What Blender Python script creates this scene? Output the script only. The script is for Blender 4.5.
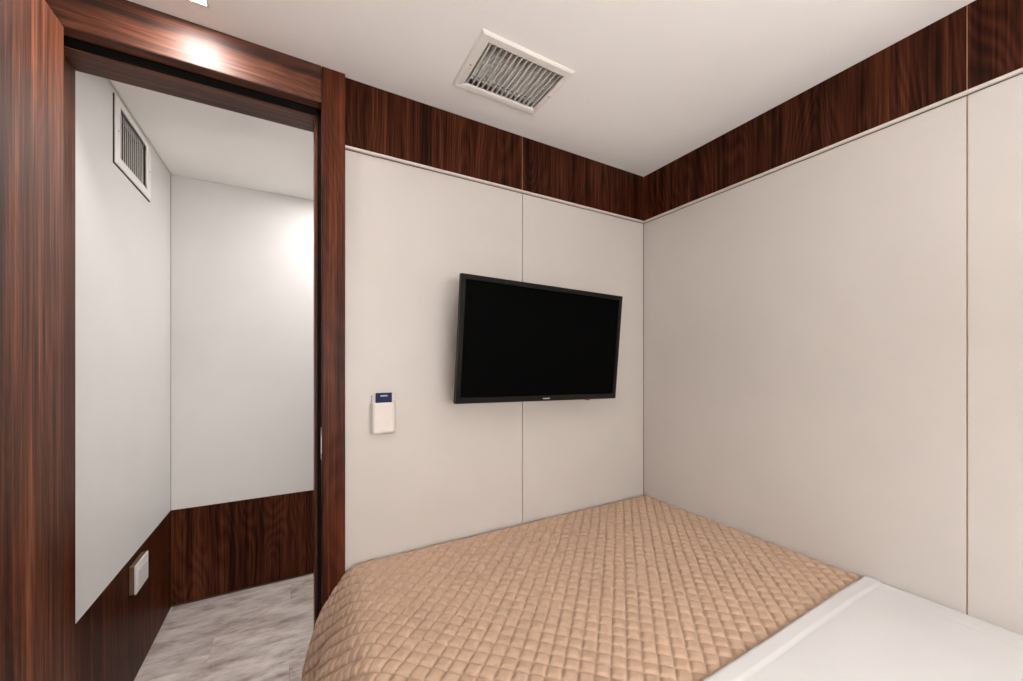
import bpy, bmesh, math, random
import numpy as np
from mathutils import Vector, Matrix

for o in list(bpy.data.objects):
    bpy.data.objects.remove(o, do_unlink=True)
scn = bpy.context.scene
COL = scn.collection

# ------------------------------------------------------------------ camera
CAM_H = 1.35
cam_d = bpy.data.cameras.new('camera')
cam = bpy.data.objects.new('camera', cam_d)
COL.objects.link(cam)
cam.location = (0, 0, CAM_H)
cam.rotation_euler = (math.pi / 2, 0, -0.51161)
cam_d.sensor_width = 36.0
cam_d.sensor_fit = 'HORIZONTAL'
cam_d.lens = 385.94 / 1023 * 36.0
cam_d.shift_y = (362.28 - 340.5) / 1023
cam_d.clip_start = 0.02
scn.camera = cam

# ------------------------------------------------------------------ world, exposure
w = bpy.data.worlds.new('world'); scn.world = w; w.use_nodes = True
w.node_tree.nodes['Background'].inputs[0].default_value = (0.8, 0.85, 1.0, 1)
w.node_tree.nodes['Background'].inputs[1].default_value = 0.05
scn.view_settings.view_transform = 'Standard'
scn.view_settings.look = 'None'
scn.view_settings.gamma = 1.0
scn.view_settings.use_curve_mapping = False
scn.view_settings.exposure = 0.07

# downlights of the room and of the corridor: (x, y, watts-like emission)
ROOM_LIGHTS = [(-0.265, 1.364, 230.0), (0.80, 0.40, 90.0), (-0.265, 0.05, 110.0)]  # the one over the bed is unseen, placed to brighten the quilt
HALL_LIGHTS = [(0.24, 2.40, 310.0), (0.85, 2.20, 560.0)]  # the second is out of view, added to brighten the corridor
FILL_LAMP = 40.0        # added fill lamp, unseen behind the camera
LIGHT_COLOR = (1.0, 0.99, 0.98)

# ------------------------------------------------------------------ dimensions
CEIL = 2.386
YB = 1.518          # face of the wall with the television
XR = 1.698          # face of the long wall beside the bed
XL = -0.66          # wall behind the open door leaf
YF = -1.15          # wall behind the camera
BAND = 2.136        # lower edge of the wood band
XH = -0.596         # corridor left wall
YH = 2.771          # corridor end wall
XH2 = 1.30          # corridor right end
YHF = 1.675         # corridor side of the television wall
WAIN = 0.534        # top of the corridor's wood wainscot

# ------------------------------------------------------------------ material helpers
def new_mat(name):
    m = bpy.data.materials.new(name); m.use_nodes = True
    nt = m.node_tree
    return m, nt, nt.nodes['Principled BSDF']

def N(nt, t, **kw):
    n = nt.nodes.new(t)
    for k, v in kw.items(): setattr(n, k, v)
    return n

def ramp(nt, stops):
    r = N(nt, 'ShaderNodeValToRGB')
    e = r.color_ramp.elements
    while len(e) < len(stops): e.new(0.5)
    for i, (p, c) in enumerate(stops):
        e[i].position = p; e[i].color = (*c, 1) if len(c) == 3 else c
    return r

def math_n(nt, op, a, b=None):
    n = N(nt, 'ShaderNodeMath', operation=op)
    for i, v in enumerate((a, b)):
        if v is None: continue
        if isinstance(v, (int, float)): n.inputs[i].default_value = v
        else: nt.links.new(v, n.inputs[i])
    return n.outputs[0]

def plain(name, col, rough=0.5, metal=0.0, noise=0.03, nscale=30, bump=0.0, spec=0.5, sheen=0.0, bscale=None):
    m, nt, b = new_mat(name)
    tc = N(nt, 'ShaderNodeTexCoord')
    no = N(nt, 'ShaderNodeTexNoise'); no.inputs['Scale'].default_value = nscale; no.inputs['Detail'].default_value = 4
    nt.links.new(tc.outputs['Object'], no.inputs['Vector'])
    lo = tuple(max(0, c * (1 - noise)) for c in col); hi = tuple(min(1, c * (1 + noise)) for c in col)
    r = ramp(nt, [(0.3, lo), (0.7, hi)])
    nt.links.new(no.outputs['Fac'], r.inputs['Fac'])
    nt.links.new(r.outputs['Color'], b.inputs['Base Color'])
    b.inputs['Roughness'].default_value = rough
    b.inputs['Metallic'].default_value = metal
    b.inputs['Specular IOR Level'].default_value = spec
    if sheen:
        b.inputs['Sheen Weight'].default_value = sheen
        b.inputs['Sheen Roughness'].default_value = 0.4
        b.inputs['Sheen Tint'].default_value = (1, 0.9, 0.8, 1)
    if bump:
        n2 = N(nt, 'ShaderNodeTexNoise'); n2.inputs['Scale'].default_value = bscale or nscale * 6; n2.inputs['Detail'].default_value = 5
        nt.links.new(tc.outputs['Object'], n2.inputs['Vector'])
        bp = N(nt, 'ShaderNodeBump'); bp.inputs['Strength'].default_value = bump; bp.inputs['Distance'].default_value = 0.002
        nt.links.new(n2.outputs['Fac'], bp.inputs['Height']); nt.links.new(bp.outputs['Normal'], b.inputs['Normal'])
    return m

def wood(name, axis='z', figure=1.0, gain=1.0, rough=0.33, contrast=1.0, spec=0.36, sat=0.0):
    """dark reddish rosewood-look laminate, grain along axis"""
    m, nt, b = new_mat(name)
    tc = N(nt, 'ShaderNodeTexCoord'); oi = N(nt, 'ShaderNodeObjectInfo')
    off = N(nt, 'ShaderNodeVectorMath', operation='SCALE')
    off.inputs[0].default_value = (7.3, 3.1, 5.7); nt.links.new(oi.outputs['Random'], off.inputs['Scale'])
    add = N(nt, 'ShaderNodeVectorMath', operation='ADD')
    nt.links.new(tc.outputs['Object'], add.inputs[0]); nt.links.new(off.outputs[0], add.inputs[1])
    def coords(across, along):
        mp = N(nt, 'ShaderNodeMapping')
        s = [across] * 3; s['xyz'.index(axis)] = along
        mp.inputs['Scale'].default_value = s
        nt.links.new(add.outputs[0], mp.inputs['Vector'])
        return mp.outputs['Vector']
    def noise(v, detail, rough_=0.55, dist=0.0):
        n = N(nt, 'ShaderNodeTexNoise'); n.inputs['Scale'].default_value = 1.0
        n.inputs['Detail'].default_value = detail; n.inputs['Roughness'].default_value = rough_
        n.inputs['Distortion'].default_value = dist
        nt.links.new(v, n.inputs['Vector']); return n.outputs['Fac']
    fine = noise(coords(190, 3.0), 3, 0.6)
    mid = noise(coords(42, 0.9), 4, 0.6)
    big = noise(coords(9, 0.5), 2)
    # cathedral figure: contour lines of a stretched noise field
    fld = noise(coords(6.0, 1.05), 1.0, 0.4, 0.2)
    cont = math_n(nt, 'FRACT', math_n(nt, 'MULTIPLY', fld, 24.0))
    cont = math_n(nt, 'PINGPONG', cont, 0.5)
    fig = math_n(nt, 'MULTIPLY', cont, 2.0)
    v = math_n(nt, 'ADD', math_n(nt, 'MULTIPLY', fine, 0.34), math_n(nt, 'MULTIPLY', mid, 0.42))
    v = math_n(nt, 'ADD', v, math_n(nt, 'MULTIPLY', big, 0.24))
    v = math_n(nt, 'ADD', v, math_n(nt, 'MULTIPLY', math_n(nt, 'SUBTRACT', fig, 0.5), 0.09 * figure))
    h = 0.13 / contrast
    g = gain; G = 1 - .28 * sat; B = 1 - .42 * sat
    r = ramp(nt, [(0.5 - h * 1.1, (0.010 * g, 0.0036 * g * G, 0.0026 * g * B)), (0.5 - h * .45, (0.035 * g, 0.0112 * g * G, 0.0056 * g * B)),
                  (0.5 + h * .35, (0.082 * g, 0.0285 * g * G, 0.0130 * g * B)), (0.5 + h * 1.3, (0.165 * g, 0.066 * g * G, 0.031 * g * B))])
    nt.links.new(v, r.inputs['Fac'])
    nt.links.new(r.outputs['Color'], b.inputs['Base Color'])
    b.inputs['Roughness'].default_value = rough
    b.inputs['Specular IOR Level'].default_value = spec
    bp = N(nt, 'ShaderNodeBump'); bp.inputs['Strength'].default_value = 0.12; bp.inputs['Distance'].default_value = 0.0006
    nt.links.new(fine, bp.inputs['Height']); nt.links.new(bp.outputs['Normal'], b.inputs['Normal'])
    return m

def floor_mat():
    m, nt, b = new_mat('grey_vinyl_plank')
    tc = N(nt, 'ShaderNodeTexCoord'); oi = N(nt, 'ShaderNodeObjectInfo')
    off = N(nt, 'ShaderNodeVectorMath', operation='SCALE'); off.inputs[0].default_value = (3.7, 9.1, 2.2)
    nt.links.new(oi.outputs['Random'], off.inputs['Scale'])
    add = N(nt, 'ShaderNodeVectorMath', operation='ADD')
    geo = N(nt, 'ShaderNodeNewGeometry')
    nt.links.new(geo.outputs['Position'], add.inputs[0]); nt.links.new(off.outputs[0], add.inputs[1])
    def noise(s, d, r_=0.6, dist=0.0):
        mp = N(nt, 'ShaderNodeMapping'); mp.inputs['Scale'].default_value = s
        mp.inputs['Rotation'].default_value = (0, 0, 0.12)
        nt.links.new(add.outputs[0], mp.inputs['Vector'])
        n = N(nt, 'ShaderNodeTexNoise'); n.inputs['Scale'].default_value = 1; n.inputs['Detail'].default_value = d
        n.inputs['Roughness'].default_value = r_; n.inputs['Distortion'].default_value = dist
        nt.links.new(mp.outputs['Vector'], n.inputs['Vector']); return n.outputs['Fac']
    a = noise((5, 12, 5), 6, 0.66, 0.3); c = noise((20, 55, 20), 4, 0.6)
    v = math_n(nt, 'ADD', math_n(nt, 'MULTIPLY', a, 0.8), math_n(nt, 'MULTIPLY', c, 0.2))
    r = ramp(nt, [(0.33, (0.20, 0.155, 0.135)), (0.45, (0.38, 0.315, 0.285)), (0.54, (0.50, 0.435, 0.40)), (0.66, (0.62, 0.555, 0.52))])
    nt.links.new(v, r.inputs['Fac']); nt.links.new(r.outputs['Color'], b.inputs['Base Color'])
    b.inputs['Roughness'].default_value = 0.5
    bp = N(nt, 'ShaderNodeBump'); bp.inputs['Strength'].default_value = 0.15; bp.inputs['Distance'].default_value = 0.001
    nt.links.new(c, bp.inputs['Height']); nt.links.new(bp.outputs['Normal'], b.inputs['Normal'])
    return m

def emit(name, col, strength):
    m, nt, b = new_mat(name)
    b.inputs['Base Color'].default_value = (0.9, 0.9, 0.9, 1)
    b.inputs['Emission Color'].default_value = (*col, 1)
    b.inputs['Emission Strength'].default_value = strength
    return m

def quilt_mat():
    m, nt, b = new_mat('tan_quilted_velvet')
    tc = N(nt, 'ShaderNodeTexCoord')
    n1 = N(nt, 'ShaderNodeTexNoise'); n1.inputs['Scale'].default_value = 45; n1.inputs['Detail'].default_value = 4
    n2 = N(nt, 'ShaderNodeTexNoise'); n2.inputs['Scale'].default_value = 420; n2.inputs['Detail'].default_value = 3
    for n in (n1, n2): nt.links.new(tc.outputs['Object'], n.inputs['Vector'])
    v = math_n(nt, 'ADD', math_n(nt, 'MULTIPLY', n1.outputs['Fac'], 0.5), math_n(nt, 'MULTIPLY', n2.outputs['Fac'], 0.5))
    r = ramp(nt, [(0.32, (0.395, 0.263, 0.180)), (0.5, (0.455, 0.308, 0.215)), (0.68, (0.515, 0.356, 0.254))])
    nt.links.new(v, r.inputs['Fac']); nt.links.new(r.outputs['Color'], b.inputs['Base Color'])
    b.inputs['Roughness'].default_value = 0.85
    b.inputs['Specular IOR Level'].default_value = 0.2
    b.inputs['Sheen Weight'].default_value = 0.25; b.inputs['Sheen Roughness'].default_value = 0.45
    b.inputs['Sheen Tint'].default_value = (1, 0.85, 0.72, 1)
    bp = N(nt, 'ShaderNodeBump'); bp.inputs['Strength'].default_value = 0.12; bp.inputs['Distance'].default_value = 0.001
    nt.links.new(n2.outputs['Fac'], bp.inputs['Height']); nt.links.new(bp.outputs['Normal'], b.inputs['Normal'])
    return m

M = {
    'wall': plain('beige_laminate_panel', (0.535, 0.494, 0.461), 0.42, noise=0.015, nscale=6, bump=0.05, bscale=300),
    'wallh': plain('grey_white_laminate_panel', (0.64, 0.62, 0.60), 0.45, noise=0.015, nscale=6, bump=0.05, bscale=300),
    'ceil': plain('white_ceiling_paint', (0.90, 0.875, 0.855), 0.75, noise=0.012, nscale=4, bump=0.05, bscale=200),
    'trim': plain('cream_trim', (0.56, 0.505, 0.46), 0.4, noise=0.02),
    'core': plain('brown_substrate', (0.115, 0.068, 0.04), 0.8, noise=0.1),
    'inlay': plain('tan_inlay_strip', (0.36, 0.195, 0.11), 0.5, noise=0.1),
    'wood': wood('rosewood_vertical', 'z', 0.75, 0.66, rough=0.42, contrast=1.3, spec=0.07, sat=0.9),
    'woodx': wood('rosewood_horizontal', 'x', 0.6, 0.95, rough=0.52, contrast=1.2, sat=0.7),
    'woodj': wood('rosewood_jamb', 'z', 0.4, 1.2, rough=0.42, spec=0.12, sat=0.9),
    'woodl': wood('rosewood_door_leaf', 'z', 0.25, 1.6, rough=0.5, contrast=1.35, spec=0.24, sat=0.45),
    'floor': floor_mat(),
    'subfloor': plain('dark_subfloor', (0.09, 0.075, 0.065), 0.8, noise=0.1),
    'ventw': plain('white_enamel_vent', (0.80, 0.76, 0.72), 0.4, noise=0.02),
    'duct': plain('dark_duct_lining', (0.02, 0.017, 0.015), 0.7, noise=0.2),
    'steel': plain('brushed_steel', (0.55, 0.53, 0.5), 0.3, metal=1.0),
    'black': plain('black_rubber', (0.004, 0.0035, 0.003), 0.7, noise=0.1, spec=0.1),
    'tvb': plain('black_tv_plastic', (0.008, 0.007, 0.006), 0.4, noise=0.1, spec=0.15),
    'tvs': plain('black_tv_screen', (0.0012, 0.0012, 0.0012), 0.6, noise=0.02, spec=0.02),
    'logo': plain('silver_lettering', (0.62, 0.62, 0.6), 0.4),
    'led': plain('red_indicator', (0.16, 0.012, 0.010), 0.4),
    'plastic': plain('ivory_plastic', (0.63, 0.575, 0.53), 0.35, noise=0.01),
    'plastic2': plain('ivory_plastic_edge', (0.70, 0.63, 0.56), 0.4, noise=0.01),
    'socket': plain('white_socket_plastic', (0.62, 0.60, 0.575), 0.35, noise=0.01),
    'sock_shade': plain('socket_side_shade', (0.12, 0.065, 0.035), 0.5, noise=0.05),  # shade and wood reflection on the socket's sides put into the colour
    'navy': plain('navy_card', (0.005, 0.015, 0.062), 0.5, spec=0.15, noise=0.03),
    'sheet': plain('white_cotton', (0.61, 0.60, 0.592), 0.8, noise=0.012, nscale=9, bump=0.12, bscale=900, spec=0.2, sheen=0.1),
    'quilt': quilt_mat(),
    'mattress': plain('white_mattress_ticking', (0.72, 0.70, 0.66), 0.8),
    'bedbase': plain('dark_bed_base_fabric', (0.06, 0.05, 0.045), 0.85, noise=0.1),
    'fix': plain('white_light_frame', (0.78, 0.75, 0.72), 0.4),
}

# ------------------------------------------------------------------ object helpers
def tag(o, label=None, cat=None, group=None, kind=None):
    if label: o['label'] = label
    if cat: o['category'] = cat
    if group: o['group'] = group
    if kind: o['kind'] = kind
    return o

def empty(name, loc):
    e = bpy.data.objects.new(name, None); e.empty_display_size = 0.05
    e.location = loc; COL.objects.link(e); return e

def world_loc(o):
    p = Vector((0, 0, 0))
    while o is not None: p += o.location; o = o.parent
    return p

def link(name, mesh, mat, parent=None, smooth=False):
    """mesh vertices are in world coordinates; the parents are unrotated"""
    o = bpy.data.objects.new(name, mesh); COL.objects.link(o)
    if mat is not None: mesh.materials.append(M[mat] if isinstance(mat, str) else mat)
    if parent is not None:
        o.parent = parent; o.location = -world_loc(parent)
    if smooth:
        mesh.polygons.foreach_set('use_smooth', [True] * len(mesh.polygons))
    return o

def to_mesh(name, bm):
    bmesh.ops.recalc_face_normals(bm, faces=bm.faces)
    me = bpy.data.meshes.new(name); bm.to_mesh(me); bm.free(); return me

def bm_box(bm, x0, x1, y0, y1, z0, z1, bev=0.0, seg=2, mat=None):
    r = bmesh.ops.create_cube(bm, size=1.0)
    vs = r['verts']
    for v in vs:
        v.co = Vector(((x0 + x1) / 2 + v.co.x * (x1 - x0), (y0 + y1) / 2 + v.co.y * (y1 - y0), (z0 + z1) / 2 + v.co.z * (z1 - z0)))
    if bev:
        es = list({e for v in vs for e in v.link_edges})
        r = bmesh.ops.bevel(bm, geom=es, offset=bev, segments=seg, profile=0.5, affect='EDGES')
        vs = list({v for f in r['faces'] for v in f.verts} | {v for v in vs if v.is_valid})
    if mat is not None:
        for v in vs: v.co = mat @ v.co
    return vs

def box(name, x0, x1, y0, y1, z0, z1, mat, parent=None, bev=0.0, seg=2):
    bm = bmesh.new(); bm_box(bm, x0, x1, y0, y1, z0, z1, bev, seg)
    return link(name, to_mesh(name, bm), mat, parent)

def boxes(name, lst, mat, parent=None, bev=0.0):
    bm = bmesh.new()
    for b in lst: bm_box(bm, *b, bev=bev)
    return link(name, to_mesh(name, bm), mat, parent)

def cyl(bm, p0, p1, r0, r1=None, n=16):
    p0, p1 = Vector(p0), Vector(p1); d = p1 - p0
    q = d.to_track_quat('Z', 'Y').to_matrix().to_4x4()
    bmesh.ops.create_cone(bm, cap_ends=True, segments=n, radius1=r0, radius2=r0 if r1 is None else r1, depth=d.length,
                          matrix=Matrix.Translation((p0 + p1) / 2) @ q)

# ------------------------------------------------------------------ room shell
def rect_with_hole(name, u0, u1, v0, v1, hole, place, thick, mat, parent=None):
    """slab of four boxes around a rectangular hole; place(u0,u1,v0,v1) -> box extents"""
    a0, a1, b0, b1 = hole
    lst = [(u0, a0, v0, v1), (a1, u1, v0, v1), (a0, a1, v0, b0), (a0, a1, b1, v1)]
    return boxes(name, [place(*q) for q in lst], mat, parent)

# floor: sub-floor slab with vinyl planks laid across the corridor and room
fl = box('floor', XL - 0.1, XR + 0.1, YF - 0.1, YH + 0.1, -0.08, -0.004, 'subfloor')
tag(fl, 'grey marbled vinyl plank floor running through the doorway', 'floor', kind='structure')
random.seed(4)
PW, PL = 0.18, 1.2
y = 2.18 - PW * 17; row = 0
while y < YH:
    x = -0.345 - PL * (1 + (0.0, 0.42, 0.73, 0.2)[(row - 17) % 4])
    while x < XR:
        x0, x1 = max(x, XL), min(x + PL, XR); y0, y1 = max(y, YF), min(y + PW, YH)
        if x1 - x0 > 0.02 and y1 - y0 > 0.01:
            box('plank', x0 + .0004, x1 - .0004, y0 + .0004, y1 - .0004, -0.004, 0.0, 'floor', fl)
        x += PL
    y += PW; row += 1

# ceiling with the opening for the supply vent
VX0, VX1, VY0, VY1 = 0.509, 0.870, 1.087, 1.357        # ceiling vent outside
HX0, HX1, HY0, HY1 = 0.546, 0.846, 1.122, 1.326        # its opening
ce = rect_with_hole('ceiling', XL - .1, XR + .1, YF - .1, YB + 0.05, (HX0, HX1, HY0, HY1),
                    lambda a, b, c, d: (a, b, c, d, CEIL, CEIL + 0.02), 0.02, 'ceil')
tag(ce, 'plain white painted ceiling over the bed', 'ceiling', kind='structure')
ch = box('ceiling_corridor', XL - .1, XH2 + .1, YB + 0.05, YH + .1, CEIL, CEIL + 0.02, 'ceil')
tag(ch, 'white corridor ceiling seen through the doorway', 'ceiling', kind='structure')

DX0, DX1, DH = -0.596, 0.082, 2.257                    # door opening
CX1 = 0.158                                            # outer edge of right casing
# wall with the television
wb = boxes('wall_back', [(CX1 - 0.01, XR + .1, YB + 0.010, YHF, 0, CEIL), (XL - .1, DX0 - 0.075, YB + 0.010, YHF, 0, CEIL),
                         (DX0 - 0.075, CX1 - 0.01, YB + 0.02, YHF, DH + 0.03, CEIL)], 'core')
tag(wb, 'beige panelled wall carrying the television, wood band at its top', 'wall', kind='structure')
SEAM_B = 0.910
g = 0.0016
def panel(name, x0, x1, y0, y1, z0, z1, mat, parent): return box(name, x0, x1, y0, y1, z0, z1, mat, parent, bev=0.0008, seg=1)
TR = 0.014
panel('panel', CX1 + .001, SEAM_B - g, YB, YB + .010, 0.0, BAND - 0.0135, 'wall', wb)
panel('panel', SEAM_B + g, XR - .0015, YB, YB + .010, 0.0, BAND - 0.0135, 'wall', wb)
panel('wood_band', CX1 + .001, SEAM_B - .0012, YB, YB + .010, BAND, CEIL, 'wood', wb)
panel('wood_band', SEAM_B + .0012, XR, YB, YB + .010, BAND, CEIL, 'wood', wb)
panel('inlay', SEAM_B - .0011, SEAM_B + .0011, YB + .0006, YB + .01, BAND, CEIL, 'inlay', wb)
panel('panel', XL, DX0 - .078, YB, YB + .010, 0.0, BAND - .0135, 'wall', wb)

# long wall beside the bed
wr = box('wall_right', XR + .010, XR + .1, YF - .1, YHF, 0, CEIL, 'core')
tag(wr, 'beige panelled long wall beside the bed, wood band at its top', 'wall', kind='structure')
SEAM_R = 0.329
panel('panel', XR, XR + .010, SEAM_R + g, YB - .0015, 0, BAND - .0135, 'wall', wr)
panel('panel', XR, XR + .010, YF, SEAM_R - g, 0, BAND - .0135, 'wall', wr)
panel('wood_band', XR, XR + .010, SEAM_R + .0012, YB, BAND, CEIL, 'wood', wr)
panel('wood_band', XR, XR + .010, YF, SEAM_R - .0012, BAND, CEIL, 'wood', wr)
panel('joint_strip', XR + .0016, XR + .010, SEAM_R - g, SEAM_R + g, 0, BAND - .0135, 'inlay', wr)
panel('inlay', XR + .0006, XR + .010, SEAM_R - .0011, SEAM_R + .0011, BAND, CEIL, 'inlay', wr)

# cream trims under the wood bands (small cove profile)
def profile_strip(name, pts, axis, a0, a1, mat, label):
    bm = bmesh.new(); A = []; B = []
    for (d, z) in pts:
        A.append(bm.verts.new((a0, YB - d, z) if axis == 'x' else (XR - d, a0, z)))
        B.append(bm.verts.new((a1, YB - d, z) if axis == 'x' else (XR - d, a1, z)))
    n = len(pts)
    for i in range(n): bm.faces.new((A[i], A[(i + 1) % n], B[(i + 1) % n], B[i]))
    bm.faces.new(A); bm.faces.new(B[::-1])
    return tag(link(name, to_mesh(name, bm), mat), label, 'trim', kind='structure')
prof = [(0, BAND - .011), (.0075, BAND - .011), (.0095, BAND - .009), (.010, BAND - .005), (.0085, BAND - .001), (0, BAND + .001)]
profile_strip('trim_1', prof, 'x', CX1 + .001, XR - .001, 'trim', 'thin cream strip under the wood band above the television')
profile_strip('trim_2', prof, 'y', YF, YB - .001, 'trim', 'thin cream strip under the wood band of the long wall')

# walls out of view that close the room
wl = box('wall_left', XL - .1, XL - .010, YF - .1, YHF, 0, CEIL, 'core')
tag(wl, 'panelled wall behind the open wooden door', 'wall', kind='structure')
panel('panel', XL - .010, XL, YF, YB - .0015, 0, BAND - .0135, 'wall', wl); panel('wood_band', XL - .010, XL, YF, YB, BAND, CEIL, 'wood', wl)
wf = box('wall_front', XL - .1, XR + .1, YF - .1, YF - .010, 0, CEIL, 'core')
tag(wf, 'panelled wall at the head of the bed', 'wall', kind='structure')
panel('panel', XL, XR, YF - .010, YF, 0, BAND - .0135, 'wall', wf); panel('wood_band', XL, XR, YF - .010, YF, BAND, CEIL, 'wood', wf)

# corridor
RVY0, RVY1, RVZ0, RVZ1 = 2.003, 2.412, 2.107, 2.364    # return vent outside
RHY0, RHY1, RHZ0, RHZ1 = 2.051, 2.364, 2.143, 2.342    # its opening
wc = boxes('wall_corridor_left', [(XH - .1, XH - .010, YHF, RHY0, 0, CEIL), (XH - .1, XH - .010, RHY1, YH + .1, 0, CEIL),
                                  (XH - .1, XH - .010, RHY0, RHY1, 0, RHZ0), (XH - .1, XH - .010, RHY0, RHY1, RHZ1, CEIL)], 'core')
tag(wc, 'white corridor side wall with dark wood wainscot and a vent', 'wall', kind='structure')
rect_with_hole('panel', YHF - .01, YH, WAIN, CEIL - .006, (RHY0, RHY1, RHZ0, RHZ1), lambda a, b, c, d: (XH - .010, XH, a, b, c, d), .01, 'wallh', wc)
panel('wainscot', XH - .010, XH + .0015, YHF - .01, YH - .001, 0.0, WAIN - .001, 'wood', wc)
we = box('wall_corridor_back', XH - .1, XH2 + .1, YH + .010, YH + .1, 0, CEIL, 'core')
tag(we, 'white corridor end wall above a dark wood wainscot', 'wall', kind='structure')
panel('panel', XH + .0015, XH2, YH, YH + .010, WAIN, CEIL, 'wallh', we)
panel('wainscot', XH + .003, XH2, YH - .0015, YH + .010, 0.010, WAIN - .001, 'wood', we)
wz = box('wall_corridor_right', XH2, XH2 + .1, YHF, YH + .1, 0, CEIL, 'wallh')
tag(wz, 'white wall closing the far side of the corridor', 'wall', kind='structure')
panel('wainscot', XH2 - .004, XH2, YHF, YH - .002, 0.0, WAIN, 'wood', wz)
wx = box('wall_corridor_front', CX1, XH2, YHF, YHF + .006, 0, CEIL, 'wallh')
tag(wx, 'white corridor face of the television wall', 'wall', kind='structure')
tr = box('trim_3', XH, XH + .006, YHF, YH, CEIL - .007, CEIL, 'trim')
tag(tr, 'thin pale bead along the corridor ceiling above the vent', 'trim', kind='structure')

# ------------------------------------------------------------------ door frame
YC = 1.500                                             # front of the casing boards
fr = empty('trim_4', ((DX0 + DX1) / 2, YB, 0))
tag(fr, 'dark rosewood door frame around the corridor opening', 'door frame', kind='structure')
box('casing', DX1, CX1, YC, YB + .026, 0, CEIL, 'woodj', fr, bev=.0025)
box('casing', DX0 - .076, DX0, YC, YB + .026, 0, CEIL, 'woodj', fr, bev=.0025)
box('header', DX0 + .0005, DX1 - .0005, YC, YB + .026, DH, CEIL, 'woodx', fr, bev=.0025)
YS0, YS1 = 1.562, 1.672
box('stop', DX1 - .019, CX1 - .012, YS0, YS1, 0, 2.300, 'woodj', fr, bev=.0015)
box('stop', DX0 - .07, DX0 + .015, YS0, YS1, 0, 2.300, 'woodj', fr, bev=.0015)
box('stop', DX0 + .015, DX1 - .019, YS0, YS1, 2.236, 2.300, 'woodx', fr, bev=.0015)
boxes('gasket', [(DX1 - .004, DX1 + .02, YB + .026, YS0, 0, 2.29), (DX0 - .02, DX0 + .001, YB + .026, YS0, 0, 2.29),
                 (DX0, DX1, YB + .026, YS0, 2.288, 2.30),
                 (DX0, DX1, YS0 - .008, YS0 + .001, 2.2395, 2.29), (DX1 - .011, DX1, YS0 - .008, YS0 + .001, 0, 2.29)], 'black', fr)
sp = box('strike_plate', DX1 - .0015, DX1 + .001, YC + .012, YB + .022, 1.005, 1.118, 'steel', fr, bev=.0005, seg=1)
box('latch_hole', DX1 - .0019, DX1 - .001, YC + .018, YB + .016, 1.045, 1.075, 'black', sp)
box('strike_lip', DX1 - .003, DX1 + .001, YC + .004, YC + .013, 1.03, 1.09, 'steel', fr, bev=.0008, seg=1)

# ------------------------------------------------------------------ door leaf, standing open at a right angle
LX0, LX1, LY0, LY1, LZ1 = -0.580, -0.541, 0.842, 1.494, 2.250
lf = empty('door_1', (LX0, LY1, 0))
tag(lf, 'dark striped rosewood door standing open into the room', 'door', kind='structure')
box('leaf', LX0, LX1, LY0, LY1, 0.008, LZ1, 'woodl', lf, bev=.0015)
for z in (0.25, 1.15, 2.0):
    bm = bmesh.new(); cyl(bm, (LX0 - .006, LY1 + .003, z), (LX0 - .006, LY1 + .003, z + .1), .006)
    link('hinge', to_mesh('hinge', bm), 'steel', lf)
bm = bmesh.new(); cyl(bm, (LX1, LY0 + .06, 1.05), (LX1 + .006, LY0 + .06, 1.05), .026, n=24)
ro = link('handle_rose', to_mesh('rose', bm), 'steel', lf)
bm = bmesh.new(); cyl(bm, (LX1 + .004, LY0 + .06, 1.05), (LX1 + .05, LY0 + .06, 1.05), .009)
bm_box(bm, LX1 + .040, LX1 + .056, LY0 + .052, LY0 + .18, 1.041, 1.059, bev=.004)
link('lever', to_mesh('lever', bm), 'steel', ro)

# ------------------------------------------------------------------ recessed square downlights
def downlight(x, y, strength, label, group):
    s = .050
    t = empty('downlight', (x, y, CEIL)); tag(t, label, 'downlight', group)
    boxes('frame', [(x - s, x + s, y - s, y - s + .008, CEIL - .004, CEIL + .004), (x - s, x + s, y + s - .008, y + s, CEIL - .004, CEIL + .004),
                    (x - s, x - s + .008, y - s + .008, y + s - .008, CEIL - .004, CEIL + .004),
                    (x + s - .008, x + s, y - s + .008, y + s - .008, CEIL - .004, CEIL + .004)], 'fix', t)
    box('diffuser', x - s + .008, x + s - .008, y - s + .008, y + s - .008, CEIL - .003, CEIL - .0008, emit('lit_diffuser', LIGHT_COLOR, strength), t)
labels = ['square lit downlight in the ceiling over the door header', 'unseen square downlight placed over the bed to light the quilt', 'square lit downlight over the floor by the open door']
for (x, y, e), lb in zip(ROOM_LIGHTS, labels): downlight(x, y, e, lb, 'square room downlights')
for (x, y, e), lb in zip(HALL_LIGHTS, ('square lit downlight near the end wall of the corridor', 'unseen square downlight added to brighten the corridor')): downlight(x, y, e, lb, 'square corridor downlights')

# fill lamp added out of view behind the camera to brighten walls and ceiling
flp = empty('fill_lamp', (.35, YF, 1.36)); tag(flp, 'unseen opal fill lamp added behind the camera', 'lamp')
box('back_plate', -.25, .95, YF, YF + .02, 1.36, 1.48, 'fix', flp, bev=.003)  # back plate of the added fill lamp
box('shade', -.24, .94, YF + .02, YF + .23, 1.37, 1.47, emit('lit_fill_shade', LIGHT_COLOR, FILL_LAMP), flp, bev=.012)  # glowing body of the added fill lamp
for lx in (-.256, .94): box('fill_end_cap', lx, lx + .016, YF + .02, YF + .232, 1.368, 1.472, 'steel', flp, bev=.002)

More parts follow.
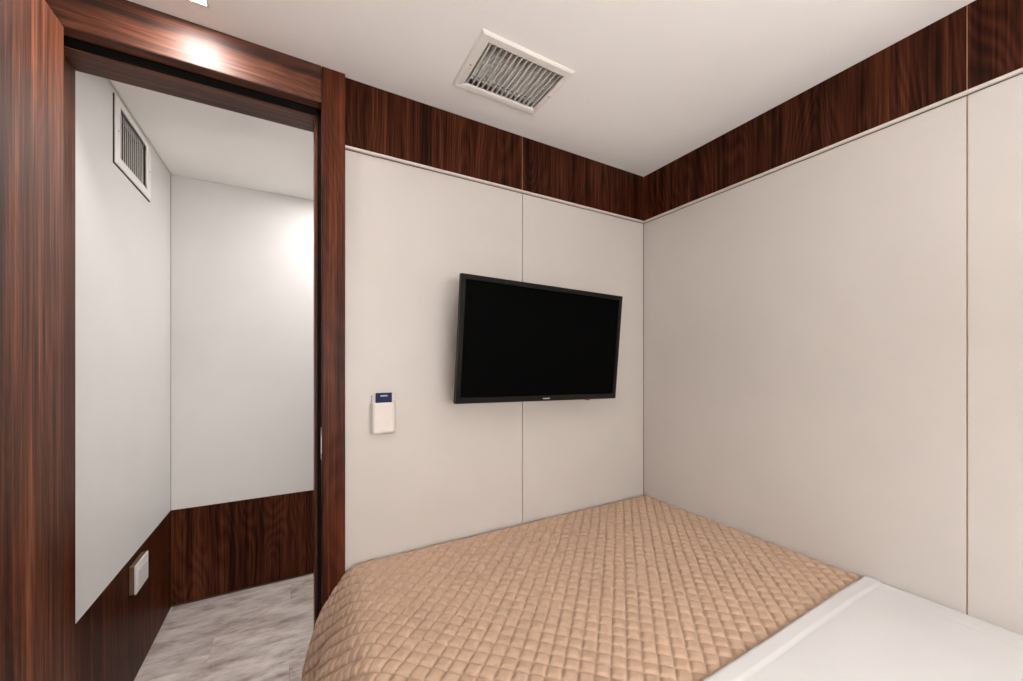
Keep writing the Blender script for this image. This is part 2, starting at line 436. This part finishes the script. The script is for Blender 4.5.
# ------------------------------------------------------------------ vents
def frame_bm(o, i, depth, put):
    """bevelled rectangular flange: outer rect o, inner rect i in (u,v); put(u,v,d) -> world, d = proud of the surface"""
    bm = bmesh.new()
    def ring(r, d): return [bm.verts.new(put(u, v, d)) for u, v in ((r[0], r[2]), (r[1], r[2]), (r[1], r[3]), (r[0], r[3]))]
    k = .006
    o2 = (o[0] + k, o[1] - k, o[2] + k, o[3] - k); i2 = (i[0] - .004, i[1] + .004, i[2] - .004, i[3] + .004)
    rings = [ring(o, 0), ring(o, depth * .45), ring(o2, depth), ring(i2, depth * .85), ring(i, depth * .5), ring(i, -.03)]
    for a, b in zip(rings, rings[1:]):
        for q in range(4): bm.faces.new((a[q], a[(q + 1) % 4], b[(q + 1) % 4], b[q]))
    return to_mesh('frame', bm)

# supply vent in the ceiling: 15 front blades along y, cross blades behind
vt = empty('ceiling_vent', ((VX0 + VX1) / 2, (VY0 + VY1) / 2, CEIL))
tag(vt, 'white metal air vent with angled blades set into the ceiling', 'vent')
link('frame', frame_bm((VX0, VX1, VY0, VY1), (HX0, HX1, HY0, HY1), .009, lambda u, v, d: (u, v, CEIL - d)), 'ventw', vt)
def blade_mesh(name, L, w, th, ang):
    bm = bmesh.new(); bm_box(bm, -w / 2, w / 2, -L / 2, L / 2, -th / 2, th / 2, mat=Matrix.Rotation(ang, 4, 'Y'))
    return to_mesh(name, bm)
nb = 15
me = blade_mesh('slat', HY1 - HY0 - .002, .017, .0030, math.radians(101)); me.materials.append(M['ventw'])
for k in range(nb):
    o = bpy.data.objects.new('slat', me); COL.objects.link(o); o.parent = vt
    o.location = Vector((HX0 + (k + .5) * (HX1 - HX0) / nb, (HY0 + HY1) / 2, CEIL + .003)) - vt.location
me = blade_mesh('rear_slat', HX1 - HX0 - .002, .016, .0014, math.radians(80)); me.materials.append(M['ventw'])
for k in range(9):
    o = bpy.data.objects.new('rear_slat', me); COL.objects.link(o); o.parent = vt; o.rotation_euler = (0, 0, math.pi / 2)
    o.location = Vector(((HX0 + HX1) / 2, HY0 + (k + .5) * (HY1 - HY0) / 9, CEIL + .034)) - vt.location
for sx in (VX0 + .020, VX1 - .013):
    bm = bmesh.new(); cyl(bm, (sx, (VY0 + VY1) / 2 + .01, CEIL - .0105), (sx, (VY0 + VY1) / 2 + .01, CEIL - .006), .0042, n=12)
    link('screw', to_mesh('screw', bm), 'steel', vt)
boxes('duct', [(HX0 - .004, HX0 - .001, HY0, HY1, CEIL + .021, CEIL + .14), (HX1 + .001, HX1 + .004, HY0, HY1, CEIL + .021, CEIL + .14),
               (HX0, HX1, HY0 - .004, HY0 - .001, CEIL + .021, CEIL + .14), (HX0, HX1, HY1 + .001, HY1 + .004, CEIL + .021, CEIL + .14),
               (HX0, HX1, HY0, HY1, CEIL + .14, CEIL + .143)], 'duct', vt)

# return vent high on the corridor wall: upright blades
vr = empty('wall_vent', (XH, (RVY0 + RVY1) / 2, RVZ0))
tag(vr, 'white air vent with upright blades on the corridor wall', 'vent')
link('frame', frame_bm((RVY0, RVY1, RVZ0, RVZ1), (RHY0, RHY1, RHZ0, RHZ1), .005, lambda u, v, d: (XH + .003 + d, u, v)), 'ventw', vr)
boxes('shadow_line', [(XH, XH + .003, RVY0 - .006, RHY0 - .002, RVZ0 - .006, RVZ1), (XH, XH + .003, RHY0 - .002, RVY1, RVZ0 - .006, RHZ0 - .002)], 'duct', vr)  # dark strips stand in for the vent's shadow along two edges
bm = bmesh.new(); bm_box(bm, -.0075, .0075, -.0010, .0010, -(RHZ1 - RHZ0) / 2 + .001, (RHZ1 - RHZ0) / 2 - .001, mat=Matrix.Rotation(math.radians(-69), 4, 'Z'))
me = to_mesh('slat', bm); me.materials.append(M['ventw'])
for k in range(14):
    o = bpy.data.objects.new('slat', me); COL.objects.link(o); o.parent = vr
    o.location = Vector((XH - .008, RHY0 + (k + .5) * (RHY1 - RHY0) / 14, (RHZ0 + RHZ1) / 2)) - vr.location
for sy in (RVY0 + .022, RVY1 - .022):
    bm = bmesh.new(); cyl(bm, (XH + .005, sy, (RVZ0 + RVZ1) / 2), (XH + .0092, sy, (RVZ0 + RVZ1) / 2), .004, n=12)
    link('screw', to_mesh('screw', bm), 'steel', vr)
boxes('duct', [(XH - .1, XH - .011, RHY0 - .004, RHY0, RHZ0, RHZ1), (XH - .1, XH - .011, RHY1, RHY1 + .004, RHZ0, RHZ1),
               (XH - .1, XH - .011, RHY0, RHY1, RHZ0 - .004, RHZ0), (XH - .1, XH - .011, RHY0, RHY1, RHZ1, RHZ1 + .004),
               (XH - .104, XH - .1, RHY0, RHY1, RHZ0, RHZ1)], 'duct', vr)

# ------------------------------------------------------------------ television
tv = empty('television', (0.9515, 1.3655, 1.4285))
tag(tv, 'black flat screen television tilted on a wall bracket', 'television')
W, H = .830, .830 * .594
yaw, tilt, roll = .0101, .0765, -.0204
ex = Vector((math.cos(yaw), math.sin(yaw), 0)); nn = Vector((math.sin(yaw), -math.cos(yaw), 0))
ez = Vector((0, 0, 1)) * math.cos(tilt) + nn * math.sin(tilt)
ex, ez = ex * math.cos(roll) + ez * math.sin(roll), ez * math.cos(roll) - ex * math.sin(roll)
ny = ez.cross(ex)                                      # away from the viewer
TM = Matrix(((ex.x, ny.x, ez.x, tv.location.x), (ex.y, ny.y, ez.y, tv.location.y), (ex.z, ny.z, ez.z, tv.location.z), (0, 0, 0, 1)))
def tvmesh(name, lst, mat, parent, bev=0.0):
    bm = bmesh.new()
    for b in lst: bm_box(bm, *b, bev=bev, mat=TM)
    return link(name, to_mesh(name, bm), mat, parent)
bw, bb = .020, .024
# bezel as one frame with a sloping inner lip
bm = bmesh.new()
def ring(x, z0, z1, y): return [bm.verts.new(TM @ Vector(p)) for p in ((-x, y, z0), (x, y, z0), (x, y, z1), (-x, y, z1))]
rg = [ring(W / 2 - .004, -H / 2 + .004, H / 2 - .004, .026), ring(W / 2, -H / 2, H / 2, .022), ring(W / 2, -H / 2, H / 2, .0015), ring(W / 2 - .0015, -H / 2 + .0015, H / 2 - .0015, 0),
      ring(W / 2 - bw + .002, -H / 2 + bb - .002, H / 2 - bw + .002, .0008), ring(W / 2 - bw, -H / 2 + bb, H / 2 - bw, .006)]
for a, b in zip(rg, rg[1:]):
    for q in range(4): bm.faces.new((a[q], a[(q + 1) % 4], b[(q + 1) % 4], b[q]))
bm.faces.new(rg[0][::-1])
bz = link('bezel', to_mesh('bezel', bm), 'tvb', tv)
tvmesh('screen', [(-W / 2 + bw - .001, W / 2 - bw + .001, .0045, .010, -H / 2 + bb - .001, H / 2 - bw + .001)], 'tvs', tv)
tvmesh('back_cover', [(-W / 2 + .07, W / 2 - .07, .0255, .052, -H / 2 + .04, H / 2 - .09)], 'tvb', tv, bev=.01)
lg = []
for k in range(7): lg.append((.004 + k * .0050 - .0175, .004 + k * .0050 - .0175 + .0037, -.0006, .002, -H / 2 + .0085, -H / 2 + .0130))
tvmesh('wordmark', lg, 'logo', bz)
tvmesh('indicator', [(.228, .252, -.0005, .006, -H / 2 - .0035, -H / 2 + .003)], 'led', bz, bev=.001)
boxes('wall_bracket', [(.80, 1.10, YB - .006, YB - .0005, 1.36, 1.52)], 'black', tv, bev=.001)
boxes('bracket_arm', [(.845, .870, 1.405, YB - .004, 1.33, 1.53)], 'black', tv); boxes('bracket_arm', [(1.03, 1.055, 1.405, YB - .004, 1.33, 1.53)], 'black', tv)

# ------------------------------------------------------------------ key-card holder and card
kx0, kx1, kz0, kz1 = .245, .337, 1.079, 1.199
kh = empty('card_holder', ((kx0 + kx1) / 2, YB, kz0))
tag(kh, 'ivory plastic key card holder on the wall beside the door frame', 'card holder')
box('back_plate', kx0 + .004, kx1 - .006, YB - .014, YB - .0005, kz0 + .004, kz1 + .029, 'plastic', kh, bev=.004)
bm = bmesh.new()
prof2 = []
nx, nz = 15, 20
grid = []
for j in range(nz):
    v = j / (nz - 1); rowv = []
    for i in range(nx):
        u = i / (nx - 1)
        e = min(u, 1 - u) * 7; e = 1 if e > 1 else math.sqrt(max(0, 1 - (1 - e) ** 2))
        ev = min(v * 9, 1); ev = math.sqrt(max(0, 1 - (1 - ev) ** 2))
        d = .012 + (.020 - .004 * v) * e * ev
        cz = kz0 + (kz1 - kz0) * v + (.006 * (abs(2 * u - 1) ** 4) if v == 0 else 0)
        # shallow thumb arc near the lower edge
        r2 = math.hypot((u - .55) / .30, (v - .02) / .16)
        d += .0018 * (1 if r2 < 1 else 0)
        rowv.append(bm.verts.new((kx0 + (kx1 - kx0) * u, YB - d, cz)))
    grid.append(rowv)
for j in range(nz - 1):
    for i in range(nx - 1): bm.faces.new((grid[j][i], grid[j][i + 1], grid[j + 1][i + 1], grid[j + 1][i]))
top = [bm.verts.new((v.co.x, YB - .012, kz1)) for v in grid[-1]]
for i in range(nx - 1): bm.faces.new((grid[-1][i], grid[-1][i + 1], top[i + 1], top[i]))
# closing sides down to the wall
bot = [bm.verts.new((v.co.x, YB - .001, v.co.z)) for v in grid[0]]
for i in range(nx - 1): bm.faces.new((grid[0][i + 1], grid[0][i], bot[i], bot[i + 1]))
link('pocket', to_mesh('pocket', bm), 'plastic', kh, smooth=False)
kc = box('key_card', .261, .320, YB - .0245, YB - .0232, 1.175, 1.236, 'navy', None, bev=.0005, seg=1)
tag(kc, 'navy blue key card standing in the ivory holder', 'card')
boxes('lettering', [(.279 + k * .0042, .279 + k * .0042 + .0032, YB - .0248, YB - .0244, 1.2225, 1.2265) for k in range(6)], 'logo', kc)

# ------------------------------------------------------------------ socket on the corridor wainscot
sy0, sy1, sz0, sz1 = 2.150, 2.304, .388, .508
so = empty('wall_socket', (XH, (sy0 + sy1) / 2, sz0))
tag(so, 'white plastic wall socket box on the corridor wainscot', 'socket')
box('back_box', XH + .001, XH + .019, sy0 + .001, sy1 - .001, sz0 + .001, sz1 - .001, 'sock_shade', so, bev=.003, seg=2)
box('face_plate', XH + .018, XH + .025, sy0, sy1, sz0, sz1, 'socket', so, bev=.003, seg=3)
box('cover', XH + .0235, XH + .0275, sy0 + .014, sy1 - .012, sz0 + .012, sz1 - .028, 'socket', so, bev=.0012)
box('label_strip', XH + .0235, XH + .0255, sy0 + .014, sy1 - .012, sz1 - .023, sz1 - .010, 'socket', so, bev=.0008)

# ------------------------------------------------------------------ bed
TOP = .618
bed = empty('bed', (.95, .45, 0))
tag(bed, 'wide bed with mattress on a dark base against the beige walls', 'bed')
box('base', .22, XR - .02, -.58, 1.46, .06, .30, 'bedbase', bed, bev=.01)
box('mattress', .205, XR - .012, -.60, 1.480, .302, .600, 'mattress', bed, bev=.035, seg=4)
for (lx, ly) in ((.3, -.45), (XR - .1, -.45), (.3, 1.36), (XR - .1, 1.36)):
    box('leg', lx - .03, lx + .03, ly - .03, ly + .03, 0.0, .062, 'bedbase', bed)

def resample(pts, step, ref, val, sign, node):
    """samples of a polyline at arc coordinate c = val + sign * (arc - arc_at_ref), on the lattice node + k * step"""
    P = np.array(pts); d = np.r_[0, np.cumsum(np.linalg.norm(np.diff(P, axis=0), axis=1))]
    k0 = next(k for k in range(len(P) - 1) if (P[k, 0] - ref) * (P[k + 1, 0] - ref) <= 0 and P[k, 0] != P[k + 1, 0])
    dref = d[k0] + abs(ref - P[k0, 0])
    c = val + sign * (d - dref)
    lo, hi = min(c[0], c[-1]), max(c[0], c[-1])
    a = node + step * np.arange(math.ceil((lo - node) / step), math.floor((hi - node) / step) + 1)
    a = np.r_[lo, a[(a > lo + 1e-5) & (a < hi - 1e-5)], hi]
    if sign < 0: a = a[::-1]
    t = dref + sign * (a - val)
    return np.c_[np.interp(t, d, P[:, 0]), np.interp(t, d, P[:, 1])], a

def arc(cx, cz, r, a0, a1, n=10):
    return [(cx + r * math.cos(math.radians(a0 + (a1 - a0) * k / n)), cz + r * math.sin(math.radians(a0 + (a1 - a0) * k / n))) for k in range(n + 1)]

def drape(name, mat, top, y_lo, y_hi, foot, lift, step, quilt, hem=None):
    # cross profile (x, drop) from the long wall over the top and down the open side; drop <= 0
    r = .032
    prof = [(XR - .004, -.10)] + arc(XR - .004 - r, -r, r, 0, 90) 
    key = np.array([(.27, 0), (.225, -.001), (.188, -.008), (.160, -.027), (.122, -.078), (.080, -.150), (.052, -.248), (.032, -.346), (.022, -.46)])
    for k in range(1, len(key) - 2):                     # Catmull-Rom through the hanging side
        p0, p1, p2, p3 = key[k - 1], key[k], key[k + 1], key[k + 2]
        for t in np.linspace(0, 1, 8, endpoint=False):
            prof.append(tuple(.5 * (2 * p1 + (p2 - p0) * t + (2 * p0 - 5 * p1 + 4 * p2 - p3) * t * t + (3 * p1 - p0 - 3 * p2 + p3) * t ** 3)))
    prof += [tuple(key[-2]), tuple(key[-1])]
    S, sx = resample(prof, step, 1.0, 1.0, -1, .740)      # arc coordinate equals x on the flat top
    if foot:
        rf = .030
        pf = [(y_lo, 0)] + arc(y_hi - rf, -rf, rf, 90, 0) + [(y_hi, -.10)]
    else:
        pf = [(y_lo, 0), (y_hi, 0)]
    ym = y_lo + .001; Tq, ty = resample(pf, step, ym, ym, 1, .717)
    nS, nT = len(sx), len(ty)
    X = np.repeat(S[:, 0][:, None], nT, 1); Y = np.repeat(Tq[:, 0][None], nS, 0)
    dS = np.repeat(-S[:, 1][:, None], nT, 1); dT = np.repeat(-Tq[:, 1][None], nS, 0)
    # the foot fold fades out where the cloth hangs beside the bed
    D = np.sqrt(dS ** 2 + (dT * np.clip(1 - dS / .09, 0, 1)) ** 2)
    Z = top - D
    # hanging folds, growing down the drop
    hang = np.clip((dS - .012) / .30, 0, 1) * (X < .5)
    yy = 1.49 - Y
    fold = -.010 * np.exp(-(yy / .05) ** 2) + .034 * np.exp(-((yy - .14) / .06) ** 2) - .012 * np.exp(-((yy - .32) / .1) ** 2) + .020 * np.exp(-((yy - .52) / .08) ** 2)
    X = X + hang * fold - hang * lift * 0.5
    # the edge of the bed drifts slightly along its length, and the top is softly uneven
    side = np.clip((.45 - X) / .3, 0, 1)
    X = X + side * (Y - 1.45) * .05
    Z = Z + .0022 * np.sin(X * 7 + 1.3) * np.sin(Y * 8 + .4) * np.clip((XR - X) / .1, 0, 1) * np.clip((1.5 - Y) / .1, 0, 1)
    # normals by finite differences
    P = np.stack([X, Y, Z], -1)
    du = np.gradient(P, axis=0); dv = np.gradient(P, axis=1)
    nrm = np.cross(dv, du); nrm /= np.linalg.norm(nrm, axis=-1, keepdims=True) + 1e-9
    if nrm[nS // 2, nT // 2, 2] < 0: nrm = -nrm
    SX = np.repeat(sx[:, None], nT, 1); SY = np.repeat(ty[None], nS, 0)
    if quilt:
        c = QC
        p = ((SX - .740) + (SY - .717)) / math.sqrt(2) / c; q = ((SX - .740) - (SY - .717)) / math.sqrt(2) / c
        rng = np.random.RandomState(3)
        cell = rng.rand(256, 256)[np.floor(p).astype(int) % 256, np.floor(q).astype(int) % 256]
        a, b = np.abs(np.sin(math.pi * p)), np.abs(np.sin(math.pi * q))
        h = (1 - np.exp(-a / .28)) * (1 - np.exp(-b / .28)) * (.0080 + .0010 * cell) * np.clip((dT.max() - dT) / (dT.max() + 1e-9) * 1.05 - .05, 0, 1) ** 1.5
        P = P + nrm * h[..., None]
    else:
        wr = .0016 * np.sin(SX * 11 + SY * 4) * np.sin(SY * 6 - SX * 3 + 1) + .0010 * np.sin(SX * 23 - SY * 17 + 2)
        hh = lift + wr * np.clip((y_hi - SY) / .1, 0, 1)
        # fold-over hem: rounded leading edge, raised band, a stitched step behind it
        e = np.clip((y_hi - SY) / .010, 0, 1); hh = hh * np.sqrt(np.clip(1 - (1 - e) ** 2, 0, 1))
        band = np.clip((SY - (y_hi - .050)) / .006, 0, 1)
        hh = hh - .0022 * (1 - band) - .0018 * np.exp(-((SY - (y_hi - .050)) / .0022) ** 2)
        # a long soft crease beside the wall
        cr = np.exp(-((SX - (1.60 + .10 * (SY - .3))) / .007) ** 2) * np.clip((.40 - SY) / .1, 0, 1)
        hh = hh - .003 * cr
        P = P + nrm * hh[..., None]
    V = P.reshape(-1, 3)
    V[:, 0] = np.minimum(V[:, 0], XR - .001); V[:, 1] = np.minimum(V[:, 1], YB - .001)
    idx = np.arange(nS * nT).reshape(nS, nT)
    A_, B_, C_, D_ = idx[:-1, :-1], idx[1:, :-1], idx[1:, 1:], idx[:-1, 1:]
    if quilt:   # split each quad along the seam direction so that both stitch families follow mesh edges
        par = (np.round((SX[:-1, :-1] - .740) / step) + np.round((SY[:-1, :-1] - .717) / step)).astype(int) % 2 == 0
        t1 = np.where(par[..., None], np.stack([A_, B_, C_], -1), np.stack([A_, B_, D_], -1)).reshape(-1, 3)
        t2 = np.where(par[..., None], np.stack([A_, C_, D_], -1), np.stack([B_, C_, D_], -1)).reshape(-1, 3)
        F = np.concatenate([t1, t2])
    else:
        F = np.stack([A_, B_, C_, D_], -1).reshape(-1, 4)
    nv = F.shape[1]
    me = bpy.data.meshes.new(name)
    me.vertices.add(len(V)); me.vertices.foreach_set('co', V.astype(np.float32).ravel())
    me.loops.add(F.size); me.loops.foreach_set('vertex_index', F.ravel().astype(np.int32))
    me.polygons.add(len(F)); me.polygons.foreach_set('loop_start', np.arange(0, F.size, nv, dtype=np.int32))
    me.update(calc_edges=True); me.validate()
    return link(name, me, mat, None, smooth=True)

QC = .03665                                            # stitched square, edge length
q = drape('bedspread', 'quilt', TOP, .5562, 1.505, True, 0, QC * math.sqrt(2) / 14, True)
tag(q, 'tan diamond quilted bedspread covering the foot of the bed', 'bedspread')
s_ = drape('bed_sheet', 'sheet', TOP, -.60, .556, False, .016, .006, False)
tag(s_, 'smooth white sheet folded over the tan bedspread', 'sheet')
